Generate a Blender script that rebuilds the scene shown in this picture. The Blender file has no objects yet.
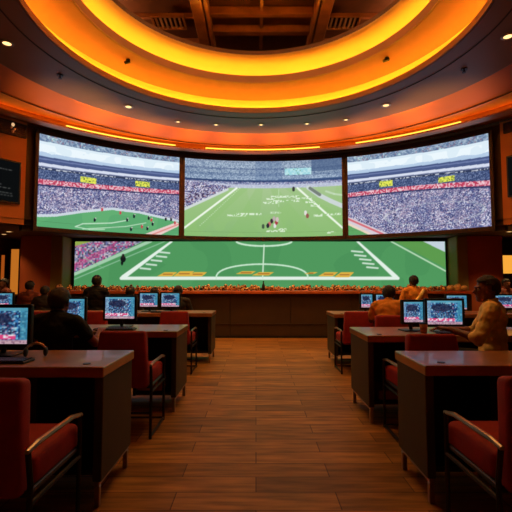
import bpy, bmesh, math, random
import numpy as np
from mathutils import Vector, Matrix, noise
random.seed(7)
rng = np.random.default_rng(11)
PI = math.pi
sc = bpy.context.scene
C = sc.collection

# ------------------------------------------------------------------ camera
F = 420.0
CAMZ = 1.25
PITCH = math.atan(27 / 420)
cam = bpy.data.cameras.new('camera'); camo = bpy.data.objects.new('camera', cam); C.objects.link(camo)
cam.sensor_width = 36; cam.lens = F / 512 * 36; cam.clip_start = .02; cam.clip_end = 100
camo.location = (0, 0, CAMZ); camo.rotation_euler = (PI / 2 + PITCH, 0, 0)
sc.camera = camo
sc.view_settings.view_transform = 'Standard'; sc.view_settings.look = 'None'
sc.view_settings.exposure = 0; sc.view_settings.gamma = 1; sc.view_settings.use_curve_mapping = False
w = bpy.data.worlds.new('world'); sc.world = w; w.use_nodes = True
w.node_tree.nodes['Background'].inputs[0].default_value = (.05, .02, .008, 1)
w.node_tree.nodes['Background'].inputs[1].default_value = .15
try:
    sc.cycles.use_denoising = True; sc.cycles.max_bounces = 6; sc.cycles.sample_clamp_indirect = 4
except Exception: pass

# ------------------------------------------------------------------ materials
def lin(c):
    return tuple(((v / 255 / 12.92) if v / 255 <= .04045 else ((v / 255 + .055) / 1.055) ** 2.4) for v in c)
M = {}
def mat(name, rgb, rough=.6, metal=0, var=.15, scale=8, spec=.5, bump=0, coat=0):
    if name in M: return M[name]
    m = bpy.data.materials.new(name); m.use_nodes = True; nt = m.node_tree
    b = nt.nodes['Principled BSDF']; b.inputs['Roughness'].default_value = rough; b.inputs['Metallic'].default_value = metal
    b.inputs['Specular IOR Level'].default_value = spec; b.inputs['Coat Weight'].default_value = coat
    c = lin(rgb)
    tc = nt.nodes.new('ShaderNodeTexCoord'); n = nt.nodes.new('ShaderNodeTexNoise'); n.inputs['Scale'].default_value = scale
    n.inputs['Detail'].default_value = 4
    nt.links.new(tc.outputs['Object'], n.inputs['Vector'])
    r = nt.nodes.new('ShaderNodeValToRGB')
    r.color_ramp.elements[0].position = .3; r.color_ramp.elements[1].position = .7
    r.color_ramp.elements[0].color = tuple(v * (1 - var) for v in c) + (1,)
    r.color_ramp.elements[1].color = tuple(min(1, v * (1 + var)) for v in c) + (1,)
    nt.links.new(n.outputs['Fac'], r.inputs['Fac']); nt.links.new(r.outputs['Color'], b.inputs['Base Color'])
    if bump:
        bp = nt.nodes.new('ShaderNodeBump'); bp.inputs['Strength'].default_value = bump; bp.inputs['Distance'].default_value = .01
        n2 = nt.nodes.new('ShaderNodeTexNoise'); n2.inputs['Scale'].default_value = scale * 12
        nt.links.new(tc.outputs['Object'], n2.inputs['Vector'])
        nt.links.new(n2.outputs['Fac'], bp.inputs['Height']); nt.links.new(bp.outputs['Normal'], b.inputs['Normal'])
    M[name] = m; return m
def emit(name, rgb, s):
    if name in M: return M[name]
    m = bpy.data.materials.new(name); m.use_nodes = True; nt = m.node_tree; nt.nodes.clear()
    e = nt.nodes.new('ShaderNodeEmission'); o = nt.nodes.new('ShaderNodeOutputMaterial')
    e.inputs[0].default_value = tuple(rgb) + (1,); e.inputs[1].default_value = s
    nt.links.new(e.outputs[0], o.inputs[0]); M[name] = m; return m
def screen_mat(name, s):
    if name in M: return M[name]
    m = bpy.data.materials.new(name); m.use_nodes = True; nt = m.node_tree; nt.nodes.clear()
    a = nt.nodes.new('ShaderNodeAttribute'); a.attribute_name = 'picture'
    e = nt.nodes.new('ShaderNodeEmission'); e.inputs[1].default_value = s
    o = nt.nodes.new('ShaderNodeOutputMaterial')
    nt.links.new(a.outputs['Color'], e.inputs[0]); nt.links.new(e.outputs[0], o.inputs[0]); M[name] = m; return m

def floor_mat():
    m = bpy.data.materials.new('plank_floor'); m.use_nodes = True; nt = m.node_tree; b = nt.nodes['Principled BSDF']
    tc = nt.nodes.new('ShaderNodeTexCoord')
    br = nt.nodes.new('ShaderNodeTexBrick'); br.inputs['Scale'].default_value = 1
    br.inputs['Brick Width'].default_value = .95; br.inputs['Row Height'].default_value = .2
    br.inputs['Mortar Size'].default_value = .004; br.inputs['Mortar Smooth'].default_value = .3; br.inputs['Bias'].default_value = 0
    br.inputs['Color1'].default_value = lin((186, 132, 62)) + (1,); br.inputs['Color2'].default_value = lin((138, 94, 42)) + (1,)
    br.inputs['Mortar'].default_value = lin((92, 54, 26)) + (1,)
    nt.links.new(tc.outputs['Object'], br.inputs['Vector'])
    mp = nt.nodes.new('ShaderNodeMapping'); mp.inputs['Scale'].default_value = (1.2, 9, 1)
    n = nt.nodes.new('ShaderNodeTexNoise'); n.inputs['Scale'].default_value = 2.2; n.inputs['Detail'].default_value = 6
    nt.links.new(tc.outputs['Object'], mp.inputs['Vector']); nt.links.new(mp.outputs['Vector'], n.inputs['Vector'])
    r = nt.nodes.new('ShaderNodeValToRGB'); r.color_ramp.elements[0].position = .35; r.color_ramp.elements[1].position = .68
    r.color_ramp.elements[0].color = (.5, .5, .5, 1); r.color_ramp.elements[1].color = (1.15, 1.15, 1.15, 1)
    nt.links.new(n.outputs['Fac'], r.inputs['Fac'])
    mx = nt.nodes.new('ShaderNodeMix'); mx.data_type = 'RGBA'; mx.blend_type = 'MULTIPLY'; mx.inputs['Factor'].default_value = 1
    nt.links.new(br.outputs['Color'], mx.inputs['A']); nt.links.new(r.outputs['Color'], mx.inputs['B'])
    nt.links.new(mx.outputs['Result'], b.inputs['Base Color']); b.inputs['Roughness'].default_value = .5
    b.inputs['Specular IOR Level'].default_value = .3
    return m

mCEIL = mat('ceiling_brown', (128, 92, 66), .42, var=.06, scale=1.5)
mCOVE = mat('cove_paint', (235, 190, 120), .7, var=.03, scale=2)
mLIP = mat('lip_bronze', (150, 95, 50), .5, var=.08, scale=3)
mJOINT = mat('joint_dark', (38, 24, 16), .7)
mWALL = mat('wall_ochre', (205, 128, 58), .7, var=.06, scale=2)
mRED = mat('wall_rust', (176, 82, 36), .7, var=.1, scale=2)
mDARK = mat('screen_surround', (58, 34, 20), .6, var=.12, scale=3)
mUNDER = mat('underside_brown', (88, 44, 26), .7, var=.1, scale=3)
mOLIVE = mat('olive_column', (150, 132, 72), .7, var=.08, scale=3)
mATTIC = mat('attic_wood', (150, 92, 56), .5, var=.25, scale=4)
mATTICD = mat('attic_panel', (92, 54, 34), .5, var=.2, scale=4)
mCOUNTER = mat('counter_brown', (66, 46, 22), .6, var=.12, scale=3)
mCTOP = mat('counter_top', (205, 105, 50), .4, var=.2, scale=5)
mWOOD = mat('desk_wood', (172, 118, 66), .3, var=.16, scale=5, coat=.35)
mPANEL = mat('desk_olive_panel', (60, 58, 30), .55, var=.1, scale=5)
mBLACK = mat('black_laminate', (16, 13, 11), .6, var=.2)
mPLAST = mat('black_plastic', (22, 20, 20), .4, var=.1)
mSTEEL = mat('brushed_steel', (170, 150, 130), .3, metal=.9, var=.1)
mDSTEEL = mat('dark_steel', (48, 42, 40), .4, metal=.7, var=.1)
mREDF = mat('red_upholstery', (158, 22, 12), .75, var=.14, scale=14, bump=.15)
mBLKF = mat('black_upholstery', (24, 26, 24), .8, var=.2, scale=14, bump=.15)
mSKIN = mat('skin', (130, 78, 54), .5, var=.06, scale=10)
mHAIR = mat('dark_hair', (22, 15, 12), .55, var=.4, scale=60, bump=.6)
mTROUS = mat('dark_trousers', (18, 17, 20), .85, var=.15, scale=20)
mSHOE = mat('black_shoe', (14, 12, 12), .4)
mEYE = mat('eye_white', (210, 200, 190), .3)
mIRIS = mat('iris_dark', (25, 14, 8), .3)
mLIPS = mat('lips', (140, 70, 60), .5)

# ------------------------------------------------------------------ mesh helpers
def link(o):
    C.objects.link(o); return o
def obj(name, bm, m, parent=None, smooth=False, kind=None, label=None):
    me = bpy.data.meshes.new(name); bm.normal_update(); bm.to_mesh(me); bm.free()
    o = bpy.data.objects.new(name, me); link(o); me.materials.append(m)
    if smooth:
        for p in me.polygons: p.use_smooth = True
    if parent: o.parent = parent
    if kind: o['kind'] = kind
    if label: o['label'] = label
    return o
def thing(name, label, cat, loc=(0, 0, 0), rz=0, group=None):
    o = bpy.data.objects.new(name, None); link(o); o.empty_display_size = .1
    o.location = loc; o.rotation_euler = (0, 0, rz); o['label'] = label; o['category'] = cat
    if group: o['group'] = group
    return o
def tag(o, label, cat, group=None, kind=None):
    o['label'] = label; o['category'] = cat
    if group: o['group'] = group
    if kind: o['kind'] = kind
    return o
def dup(root, loc, rz, label, group=None):
    r = root.copy(); link(r); r.location = loc; r.rotation_euler = (0, 0, rz); r['label'] = label
    if group: r['group'] = group
    for ch in list(root.children):
        c = ch.copy(); link(c); c.parent = r
        for g in list(ch.children):
            d = g.copy(); link(d); d.parent = c
    return r
def box(bm, x0, x1, y0, y1, z0, z1, bev=0, mtx=None, seg=1):
    r = bmesh.ops.create_cube(bm, size=1)
    vs = r['verts']
    for v in vs:
        v.co = Vector((x0 + (v.co.x + .5) * (x1 - x0), y0 + (v.co.y + .5) * (y1 - y0), z0 + (v.co.z + .5) * (z1 - z0)))
    if mtx is not None:
        for v in vs: v.co = mtx @ v.co
    if bev:
        es = {e for v in vs for e in v.link_edges}
        bmesh.ops.bevel(bm, geom=list(es), offset=bev, segments=seg, affect='EDGES', profile=.5)
    return bm
def B(*a, **k): return box(bmesh.new(), *a, **k)
def tube(bm, pts, r, n=8, cap=True):
    pts = [Vector(p) for p in pts]
    rs = r if isinstance(r, (list, tuple)) else [r] * len(pts)
    rings = []
    prev = None
    for i, p in enumerate(pts):
        t = (pts[min(i + 1, len(pts) - 1)] - pts[max(i - 1, 0)]).normalized()
        a = t.orthogonal().normalized() if prev is None else (prev - t * prev.dot(t)).normalized()
        prev = a; b = t.cross(a)
        rings.append([bm.verts.new(p + (a * math.cos(2 * PI * k / n) + b * math.sin(2 * PI * k / n)) * rs[i]) for k in range(n)])
    for i in range(len(rings) - 1):
        for k in range(n):
            bm.faces.new((rings[i][k], rings[i][(k + 1) % n], rings[i + 1][(k + 1) % n], rings[i + 1][k]))
    if cap:
        bm.faces.new(rings[0][::-1]); bm.faces.new(rings[-1])
    return bm
def ell(bm, c, r, u=16, v=12, mtx=None):
    R = bmesh.ops.create_uvsphere(bm, u_segments=u, v_segments=v, radius=1)
    for q in R['verts']:
        q.co = Vector((q.co.x * r[0], q.co.y * r[1], q.co.z * r[2]))
        if mtx is not None: q.co = mtx @ q.co
        q.co += Vector(c)
    return bm
def cyl(bm, c, r, h, n=24, r2=None):
    tube(bm, [c, (c[0], c[1], c[2] + h)], [r, r if r2 is None else r2], n); return bm
def loft(loops, closed=True):
    bm = bmesh.new()
    R = [[bm.verts.new(p) for p in L] for L in loops]
    n = len(R[0])
    for a, b in zip(R, R[1:]):
        for k in range(n if closed else n - 1):
            bm.faces.new((a[k], a[(k + 1) % n], b[(k + 1) % n], b[k]))
    return bm
NS = 160
def ring(r, cy, z, n=NS, cx=0):
    return [(cx + r * math.sin(2 * PI * k / n), cy + r * math.cos(2 * PI * k / n), z) for k in range(n)]
def arcpts(r, cy, z, a0, a1, n, cx=0):
    return [(cx + r * math.sin(a), cy + r * math.cos(a), z) for a in np.linspace(a0, a1, n)]
def arcbox(r0, r1, cy, z0, z1, a0, a1, n=24, cx=0):
    bm = loft([arcpts(r0, cy, z0, a0, a1, n, cx), arcpts(r0, cy, z1, a0, a1, n, cx), arcpts(r1, cy, z1, a0, a1, n, cx),
               arcpts(r1, cy, z0, a0, a1, n, cx), arcpts(r0, cy, z0, a0, a1, n, cx)], closed=False)
    bmesh.ops.remove_doubles(bm, verts=bm.verts, dist=1e-5)
    bmesh.ops.holes_fill(bm, edges=bm.edges, sides=8)
    bmesh.ops.recalc_face_normals(bm, faces=bm.faces)
    return bm
def rad(d): return math.radians(d)

# ------------------------------------------------------------------ room shell
CY = 5.26                       # centre of the ceiling rings
RA, RB, RC = 2.86, 2.44, 2.31
ZA, ZB, ZC = 4.63, 5.03, 5.47
RIMC, RIMR = 4.51, 5.97
DC, DR, DX = 4.35, 6.66, .16    # screen drum
fl = obj('floor', B(-9, 9, -4, 12.4, -.1, 0), floor_mat(), kind='structure')
obj('ceiling', loft([ring(RIMR + .9, RIMC, ZA + .12), ring(RIMR + .08, RIMC, ZA + .10), ring(4.95, CY, ZA), ring(4.92, CY, ZA + .02), ring(4.12, CY, ZA + .09)]), mat('outer_ceiling_painted_glow', (196, 104, 34), .5, var=.05, scale=1.5), kind='structure')  # orange lamp glow on this outer band is put into its base colour
obj('ceiling', loft([ring(4.12, CY, ZA + .09), ring(4.11, CY, ZA + .02), ring(4.07, CY, ZA), ring(RA, CY, ZA)]), mCEIL, kind='structure', smooth=False)
obj('trim_1', loft([ring(RA + .02, CY, ZA - .012), ring(RA, CY, ZA - .012), ring(RA, CY, ZA + .085), ring(RA + .03, CY, ZA + .085), ring(RA + .03, CY, ZA - .012)]), mLIP, kind='structure')
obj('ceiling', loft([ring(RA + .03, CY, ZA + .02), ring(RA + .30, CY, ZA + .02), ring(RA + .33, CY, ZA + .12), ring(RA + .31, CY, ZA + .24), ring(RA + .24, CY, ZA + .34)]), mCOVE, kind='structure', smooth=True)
obj('ceiling', loft([ring(RA + .245, CY, ZA + .335), ring(RA + .1, CY, ZB), ring(RB, CY, ZB)]), mat('soffit_painted_dim', (150, 84, 36), .6, var=.05), kind='structure', smooth=True)  # falloff of the cove light painted in as a darker colour
obj('trim_2', loft([ring(RB + .02, CY, ZB - .01), ring(RB, CY, ZB - .01), ring(RB, CY, ZB + .13), ring(RB + .03, CY, ZB + .13), ring(RB + .03, CY, ZB - .01)]), mLIP, kind='structure')
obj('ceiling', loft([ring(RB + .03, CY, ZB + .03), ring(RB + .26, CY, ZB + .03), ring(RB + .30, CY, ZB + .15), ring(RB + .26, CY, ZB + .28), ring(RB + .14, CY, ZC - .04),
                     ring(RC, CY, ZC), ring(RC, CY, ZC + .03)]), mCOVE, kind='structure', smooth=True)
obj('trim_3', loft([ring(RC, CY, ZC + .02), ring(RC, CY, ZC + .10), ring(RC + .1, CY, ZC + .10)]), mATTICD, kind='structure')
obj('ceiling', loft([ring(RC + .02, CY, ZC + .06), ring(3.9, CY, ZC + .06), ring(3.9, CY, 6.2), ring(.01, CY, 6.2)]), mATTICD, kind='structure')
# dark joint lines in the ceiling
obj('trim_4', loft([ring(3.165, CY, ZA - .001), ring(3.165, CY, ZA - .006), ring(3.185, CY, ZA - .006), ring(3.185, CY, ZA - .001)]), mJOINT, kind='structure')
obj('trim_5', loft([ring(4.925, CY, ZA - .001), ring(4.925, CY, ZA - .006), ring(4.945, CY, ZA - .006), ring(4.945, CY, ZA - .001)]), mJOINT, kind='structure')
# rim above the screens
obj('trim_6', loft([ring(RIMR + .06, RIMC, ZA + .12), ring(RIMR + .06, RIMC, ZA - .06), ring(RIMR - .14, RIMC, ZA - .06), ring(RIMR - .14, RIMC, ZA - .09), ring(RIMR + .07, RIMC, ZA - .10), ring(RIMR + .09, RIMC, ZA + .13)]),
    mat('rim_bronze', (165, 100, 48), .45, var=.05), kind='structure')
# coffers of the attic
def attic():
    bm = bmesh.new()
    for x0, x1 in ((-1.22, -1.02), (1.02, 1.22), (-.99, -.93), (.93, .99), (-.03, .03)):
        box(bm, x0, x1, CY - 3.2, CY + 3.2, 5.98 if abs(x0) > .9 else 6.1, 6.2, .01)
    for y0, y1 in ((7.22, 7.34), (6.55, 6.68), (5.6, 5.7), (7.75, 7.9), (4.2, 4.35)):
        box(bm, -.93, .93, y0, y1, 6.06, 6.2, .01)
    for y0 in (5.7, 6.5, 7.4, 8.2):
        box(bm, -3.6, -1.22, y0, y0 + .06, 6.1, 6.2, .01); box(bm, 1.22, 3.6, y0, y0 + .06, 6.1, 6.2, .01)
    for v in bm.verts: v.co.x += .1
    return bm
obj('trim_7', attic(), mATTIC, kind='structure')
for sx in (-1, 1):
    t = thing('ceiling_vent', 'slatted vent high in the dark ceiling opening, %s of the wood beams' % ('left' if sx < 0 else 'right'), 'vent', (sx * 1.60, 7.42, 6.02))
    f = bmesh.new()
    for a in ((-.3, .3, -.2, -.17), (-.3, .3, .17, .2), (-.3, -.27, -.17, .17), (.27, .3, -.17, .17)): box(f, a[0], a[1], a[2], a[3], -.02, .05)
    obj('frame', f, mLIP, t)
    obj('backing', B(-.27, .27, -.17, .17, .035, .05), mJOINT, t)
    for k in range(6): obj('slat', B(-.235 + k * .085, -.20 + k * .085, -.17, .17, -.005, .03), mat('vent_slat', (170, 130, 100), .5), t)
    obj('hanger', tube(bmesh.new(), [(0, 0, .05), (0, 0, .18)], .02), mDSTEEL, t)

# drum wall (the upper wall carrying the screens)
HA = rad(46.9)
Z0, Z1 = 2.36, ZA + .02
obj('wall_back', arcbox(DR + .10, DR + .25, DC, Z0, Z1, -HA - .035, HA + .035, 64, DX), mDARK, kind='structure')
obj('wall_left', arcbox(DR, DR + .25, DC, Z0 + .1, Z1, rad(-180), -HA - .035, 64, DX), mWALL, kind='structure')
obj('wall_right', arcbox(DR, DR + .25, DC, Z0 + .1, Z1, HA + .035, rad(180), 64, DX), mWALL, kind='structure')
# low ceiling around the drum
rect = []
for k in range(NS):
    a = 2 * PI * k / NS; s, c = math.sin(a), math.cos(a)
    t = min((9 / abs(s)) if abs(s) > 1e-6 else 1e9, ((12.4 - DC) / c) if c > 1e-6 else ((DC + 4) / -c if c < -1e-6 else 1e9))
    rect.append((DX + t * s, DC + t * c, Z0 + .1))
obj('ceiling', loft([ring(DR - .02, DC, Z0 + .1, NS, DX), rect, [(p[0], p[1], p[2] + .12) for p in rect], ring(DR - .02, DC, Z0 + .22, NS, DX)]), mUNDER, kind='structure')
obj('wall_back', B(-9, 9, 12.25, 12.4, 0, 2.6), mUNDER, kind='structure')
obj('wall_back', B(-5.3, 5.5, 11.36, 11.46, 0, 2.455), mDARK, kind='structure')
obj('wall_left', B(-9.1, -9, -4, 12.4, 0, 2.6), mRED, kind='structure')
obj('wall_right', B(9, 9.1, -4, 12.4, 0, 2.6), mRED, kind='structure')
obj('wall_front', B(-9, 9, -4.1, -4, 0, 2.6), mRED, kind='structure')
for nm, x0, x1 in (('wall_left', -6.04, -5.25), ('wall_right', 5.42, 6.32)):
    obj(nm, B(x0, x1, 10.75, 11.5, 0, 2.455), mRED, kind='structure')
for x0, x1 in ((-5.245, -4.94), (5.14, 5.415)):
    obj('trim_8', B(x0, x1, 10.7, 11.36, 0, 2.455, .02), mOLIVE, kind='structure')

# ------------------------------------------------------------------ canvases for the displays
def smooth_noise(h, w, cell, seed=0):
    r = np.random.default_rng(seed); gh, gw = int(h / cell) + 2, int(w / cell) + 2
    g = r.random((gh, gw)); yy = np.arange(h) / cell; xx = np.arange(w) / cell
    y0 = yy.astype(int); x0 = xx.astype(int); fy = (yy - y0)[:, None]; fx = (xx - x0)[None]
    a = g[np.ix_(y0, x0)]; b = g[np.ix_(y0, x0 + 1)]; c = g[np.ix_(y0 + 1, x0)]; d = g[np.ix_(y0 + 1, x0 + 1)]
    return (a * (1 - fx) + b * fx) * (1 - fy) + (c * (1 - fx) + d * fx) * fy
class Canvas:
    def __init__(s, W, H, asp):
        s.W, s.H = W, H; s.a = np.zeros((H, W, 3)); s.asp = asp
        s.v, s.u = np.mgrid[0:H, 0:W].astype(float); s.u /= W - 1; s.v /= H - 1
    def fill(s, m, c, al=1.0):
        c = np.array(c, float); al = np.asarray(al, float)
        m = m * al if m.dtype != bool else m.astype(float) * al
        s.a = s.a * (1 - m[..., None]) + c * m[..., None]
    def band(s, f0, f1, c, al=1.0): s.fill((s.v >= f0) & (s.v < f1), c, al)
    def line(s, p, q, wd, c, al=1.0, w2=None):
        px, py = p[0] * s.asp, p[1]; qx, qy = q[0] * s.asp, q[1]
        X, Y = s.u * s.asp, s.v; dx, dy = qx - px, qy - py
        t = np.clip(((X - px) * dx + (Y - py) * dy) / (dx * dx + dy * dy + 1e-12), 0, 1)
        d = np.hypot(X - px - t * dx, Y - py - t * dy)
        ww = wd if w2 is None else wd + (w2 - wd) * t
        s.fill(np.clip((ww - d) / (1.2 / s.H) + .5, 0, 1), c, al)
    def path(s, pts, wd, c, al=1.0):
        for a, b in zip(pts, pts[1:]): s.line(a, b, wd, c, al)
    def poly(s, pts, c, al=1.0):
        ins = np.zeros(s.u.shape, bool); n = len(pts)
        for i in range(n):
            (x0, y0), (x1, y1) = pts[i], pts[(i + 1) % n]
            if y0 == y1: continue
            cr = ((s.v >= min(y0, y1)) & (s.v < max(y0, y1))) & (s.u < x0 + (s.v - y0) * (x1 - x0) / (y1 - y0))
            ins ^= cr
        s.fill(ins, c, al); return ins
    def mottle(s, m, cols, probs, cell=1, seed=0, al=1.0):
        r = np.random.default_rng(seed); h, w = int(s.H / cell) + 1, int(s.W / cell) + 1
        idx = r.choice(len(cols), (h, w), p=probs)
        yy = (np.arange(s.H) / cell).astype(int); xx = (np.arange(s.W) / cell).astype(int)
        g = np.array(cols, float)[idx[np.ix_(yy, xx)]]
        mm = m.astype(float)[..., None] * al; s.a = s.a * (1 - mm) + g * mm
    def dot(s, u, v, r, c, al=1.0, ry=None):
        ry = ry or r
        s.fill(((s.u - u) * s.asp / r) ** 2 + ((s.v - v) / ry) ** 2 < 1, c, al)
CROWD = [(60, 62, 105), (120, 125, 170), (205, 205, 225), (170, 150, 175), (85, 90, 140), (235, 235, 245)]
CP = [.18, .26, .17, .17, .14, .08]

def stadium(W, H, mirror):
    k = Canvas(W, H, 1.55); u, v = k.u, k.v
    if mirror: redline = .49 + .05 * u - .04 * np.sin(PI * u); 
    else: redline = .52 - .07 * u - .012 * np.sin(PI * u)
    t = v / redline                                     # 0 top .. 1 red band
    k.a[:] = (205, 225, 240)
    n1 = smooth_noise(H, W, 5, 3); n2 = smooth_noise(H, W, 14, 4)
    k.fill(t < .14, (140, 160, 185)); k.fill((t < .2) & (n1 > .45), (95, 115, 150), .8); k.fill((t < .18) & (n1 < .22), (180, 215, 215))
    k.mottle((t < .13), [(200, 90, 90), (80, 110, 150), (210, 225, 235)], [.1, .4, .5], 3, 9, .35)
    k.fill((t > .14) & (t < .44), (222, 238, 248)); k.fill((t > .2) & (t < .42) & (n2 > .45), (240, 250, 255), .8)
    k.fill((t > .40 - .05 * n2) & (t < .47), (170, 195, 225), .8)
    k.fill((t > .46) & (t < .6), (75, 90, 135)); k.fill((t > .50) & (t < .53), (125, 140, 185), .7)
    k.fill((t > .6) & (t < .665), (215, 222, 240)); k.fill((t > .665) & (t < .69), (110, 120, 155))
    k.fill((t > .69) & (t < .74), (50, 60, 90)); k.mottle((t > .70) & (t < .73), [(50, 60, 90), (230, 235, 245)], [.55, .45], 3, 8, .8)
    k.fill((t > .74) & (t < .95), (66, 80, 122)); k.mottle((t > .74) & (t < .95), [(52, 66, 104), (90, 108, 150), (140, 155, 190)], [.45, .38, .17], 2, 5, .8)
    k.fill((t > .95) & (t < 1.04), (205, 90, 115)); k.mottle((t > .94) & (t < 1.05), [(190, 60, 90), (235, 175, 190), (245, 230, 235)], [.5, .3, .2], 3, 6, .8)
    k.fill((t > 1.05) & (t < 1.09), (52, 55, 95))
    cr = t > 1.085
    k.mottle(cr, CROWD, CP, 2, 7)
    k.fill(cr & (n2 > .62), (190, 170, 190), .22); k.fill(cr & (smooth_noise(H, W, 22, 12) > .6), (70, 80, 130), .25)
    def sign(uu, vv, ww, hh):
        r = (abs(u - uu) < ww) & (abs(v - vv) < hh)
        k.fill(r, (80, 95, 60), .7); k.mottle(r, [(235, 235, 90), (90, 110, 60), (190, 205, 90)], [.5, .2, .3], 2.4, 21)
    if not mirror:
        sign(.33, .42, .055, .034); sign(.72, .385, .055, .034)
        bl = np.interp(u[0], [0, .12, .3, .5, .7, .85, 1], [.90, .875, .80, .735, .75, .79, .83])[None] + v * 0
        f = v > bl; g = smooth_noise(H, W, 30, 2)
        k.fill(abs(v - bl + .012) < .018, (205, 215, 225)); k.fill(f, (92, 168, 112)); k.fill(f & (g > .5), (106, 180, 118), .5)
        k.path([(.25, .965), (.3, .925), (.5, .89), (.62, .84)], .006, (200, 230, 205)); k.path([(.3, .985), (.6, .92), (.75, .86)], .005, (190, 225, 195)); k.path([(.25, .965), (.35, .985), (.45, .97)], .005, (190, 225, 195))
        k.poly([(.80, 1.0), (.74, 1.0), (.985, .83), (1, .84), (1, .88), (.86, 1.0)], (235, 205, 200)); k.line((.80, 1.0), (1, .855), .008, (225, 140, 135))
        for q, (a, b) in enumerate([(.56, .76), (.66, .79), (.77, .80), (.79, .82), (.80, .87), (.61, .84), (.72, .91), (.64, .95), (.94, .80), (.97, .84), (.9, .8), (.38, .87), (.43, .74), (.76, .93)]):
            k.dot(a, b, .012, (25, 28, 40) if q % 3 else (200, 70, 80), 1, .022); k.dot(a + .006, b - .022, .007, (215, 200, 200))
    else:
        sign(.29, .385, .05, .036); sign(.72, .42, .055, .03)
        arena = ((u - .62) / .35) ** 2 + ((v - .80) / .13) ** 2
        k.fill((arena < 1.0) & (arena > .86), (200, 215, 215), .35)
        k.poly([(0, .76), (.30, 1.0), (0, 1.0)], (215, 205, 215)); k.line((0, .79), (.26, 1.0), .012, (215, 110, 120)); k.poly([(0, .84), (.19, 1.0), (0, 1.0)], (235, 215, 195))
        k.poly([(0, .87), (.155, 1.0), (0, 1.0)], (96, 165, 100))
    return k
def centre(W, H):
    k = Canvas(W, H, 1.92); u, v = k.u, k.v
    n = smooth_noise(H, W, 6, 31); g = smooth_noise(H, W, 40, 32)
    k.a[:] = (130, 150, 178)
    for i, (a, b, c) in enumerate([(0, .03, (150, 165, 185)), (.03, .09, (165, 185, 205)), (.09, .12, (95, 115, 150)), (.12, .16, (150, 172, 195)), (.16, .2, (100, 125, 160)), (.2, .25, (155, 178, 205)), (.25, .285, (50, 70, 112)), (.285, .37, (160, 175, 205))]):
        k.band(a, b, c)
    k.mottle(v < .25, [(70, 90, 130), (190, 205, 220), (140, 155, 180)], [.35, .3, .35], 2, 33, .5)
    k.mottle((v > .27) & (v < .38), CROWD, CP, 2, 34, .6)
    k.fill((u > .45) & (u < .62) & (v < .26), (90, 115, 155), .35)
    r = (u > .64) & (u < .81) & (v > .10) & (v < .19); k.fill(r, (160, 215, 225)); k.mottle(r, [(160, 215, 225), (215, 240, 240), (110, 160, 130)], [.5, .4, .1], 3, 35, .6)
    k.fill((u > .81) & (v < .15), (70, 92, 130), .7); k.fill((u > .60) & (v > .24) & (v < .28), (60, 85, 130), .6)
    k.band(.31, .365, (205, 212, 228), .75)
    f = v > .355
    base = np.stack([136 + 50 * (1 - v), 184 + 22 * (1 - v), 116 + 46 * (1 - v)], -1); k.a[f] = base[f]
    k.fill(f & (g > .5), (150, 196, 118), .3)
    for i in range(9):
        if i % 2: k.poly([(.32 + i * .045, .355), (.365 + i * .045, .355), (-.3 + (i + 1) * .19, 1), (-.3 + i * .19, 1)], (140, 190, 110), .28)
    m = k.poly([(0, .29), (.3, .33), (.27, .37), (0, .64)], (190, 185, 215)); k.mottle(m, CROWD + [(60, 35, 55)], [.12, .2, .2, .18, .12, .1, .08], 2, 36)
    m = k.poly([(0, .48), (.16, .40), (.2, .42), (0, .60)], (90, 70, 100), 0); k.mottle(m, [(60, 45, 75), (150, 80, 95), (205, 200, 215), (120, 120, 160)], [.35, .1, .3, .25], 2.5, 37, .8)
    k.line((0, .66), (.27, .38), .016, (215, 220, 228), .9)
    k.line((0, .90), (.33, .36), .012, (238, 248, 232)); k.line((.72, .36), (1, .90), .012, (238, 248, 232))
    k.path([(.79, .36), (.86, .47), (.93, .55), (1, .62)], .028, (205, 215, 215)); k.path([(.80, .37), (.86, .46)], .02, (80, 90, 80), .7)
    k.path([(.9, .42), (.95, .46), (1, .48)], .012, (205, 225, 200), .7)
    k.line((.6, .38), (.6, .6), .004, (220, 240, 215), .6)
    for i in range(26):
        t = i / 25; k.dot(.10 + .25 * (1 - t) + .0, .86 - .5 * (1 - t), .006, (230, 245, 225), .7)
    for (a, b, ww) in [(.33, .72, .06), (.38, .70, .05), (.55, .55, .05), (.55, .50, .03), (.58, .68, .035), (.76, .50, .05), (.80, .55, .03), (.93, .72, .06), (.85, .73, .03), (.58, .92, .06), (.62, .90, .03), (.93, .95, .03), (.46, .70, .03), (.83, .60, .03), (.64, .47, .09), (.64, .53, .09)]:
        rr = (abs(u - a) < ww) & (abs(v - b) < .013); k.mottle(rr, [(235, 248, 230), (150, 195, 125)], [.6, .4], 2.5, int(a * 100), .8)
    for (a, b, c) in [(.54, .83, (200, 110, 110)), (.555, .79, (60, 45, 55)), (.57, .76, (190, 170, 175)), (.53, .85, (40, 40, 50)), (.575, .85, (225, 225, 225)), (.585, .81, (170, 60, 70)), (.59, .77, (210, 190, 190)), (.50, .86, (70, 90, 70)), (.77, .69, (225, 225, 220)), (.782, .73, (150, 90, 80)), (.695, .375, (60, 60, 60))]:
        k.dot(a, b, .018, c, 1, .032)
    return k
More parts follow.
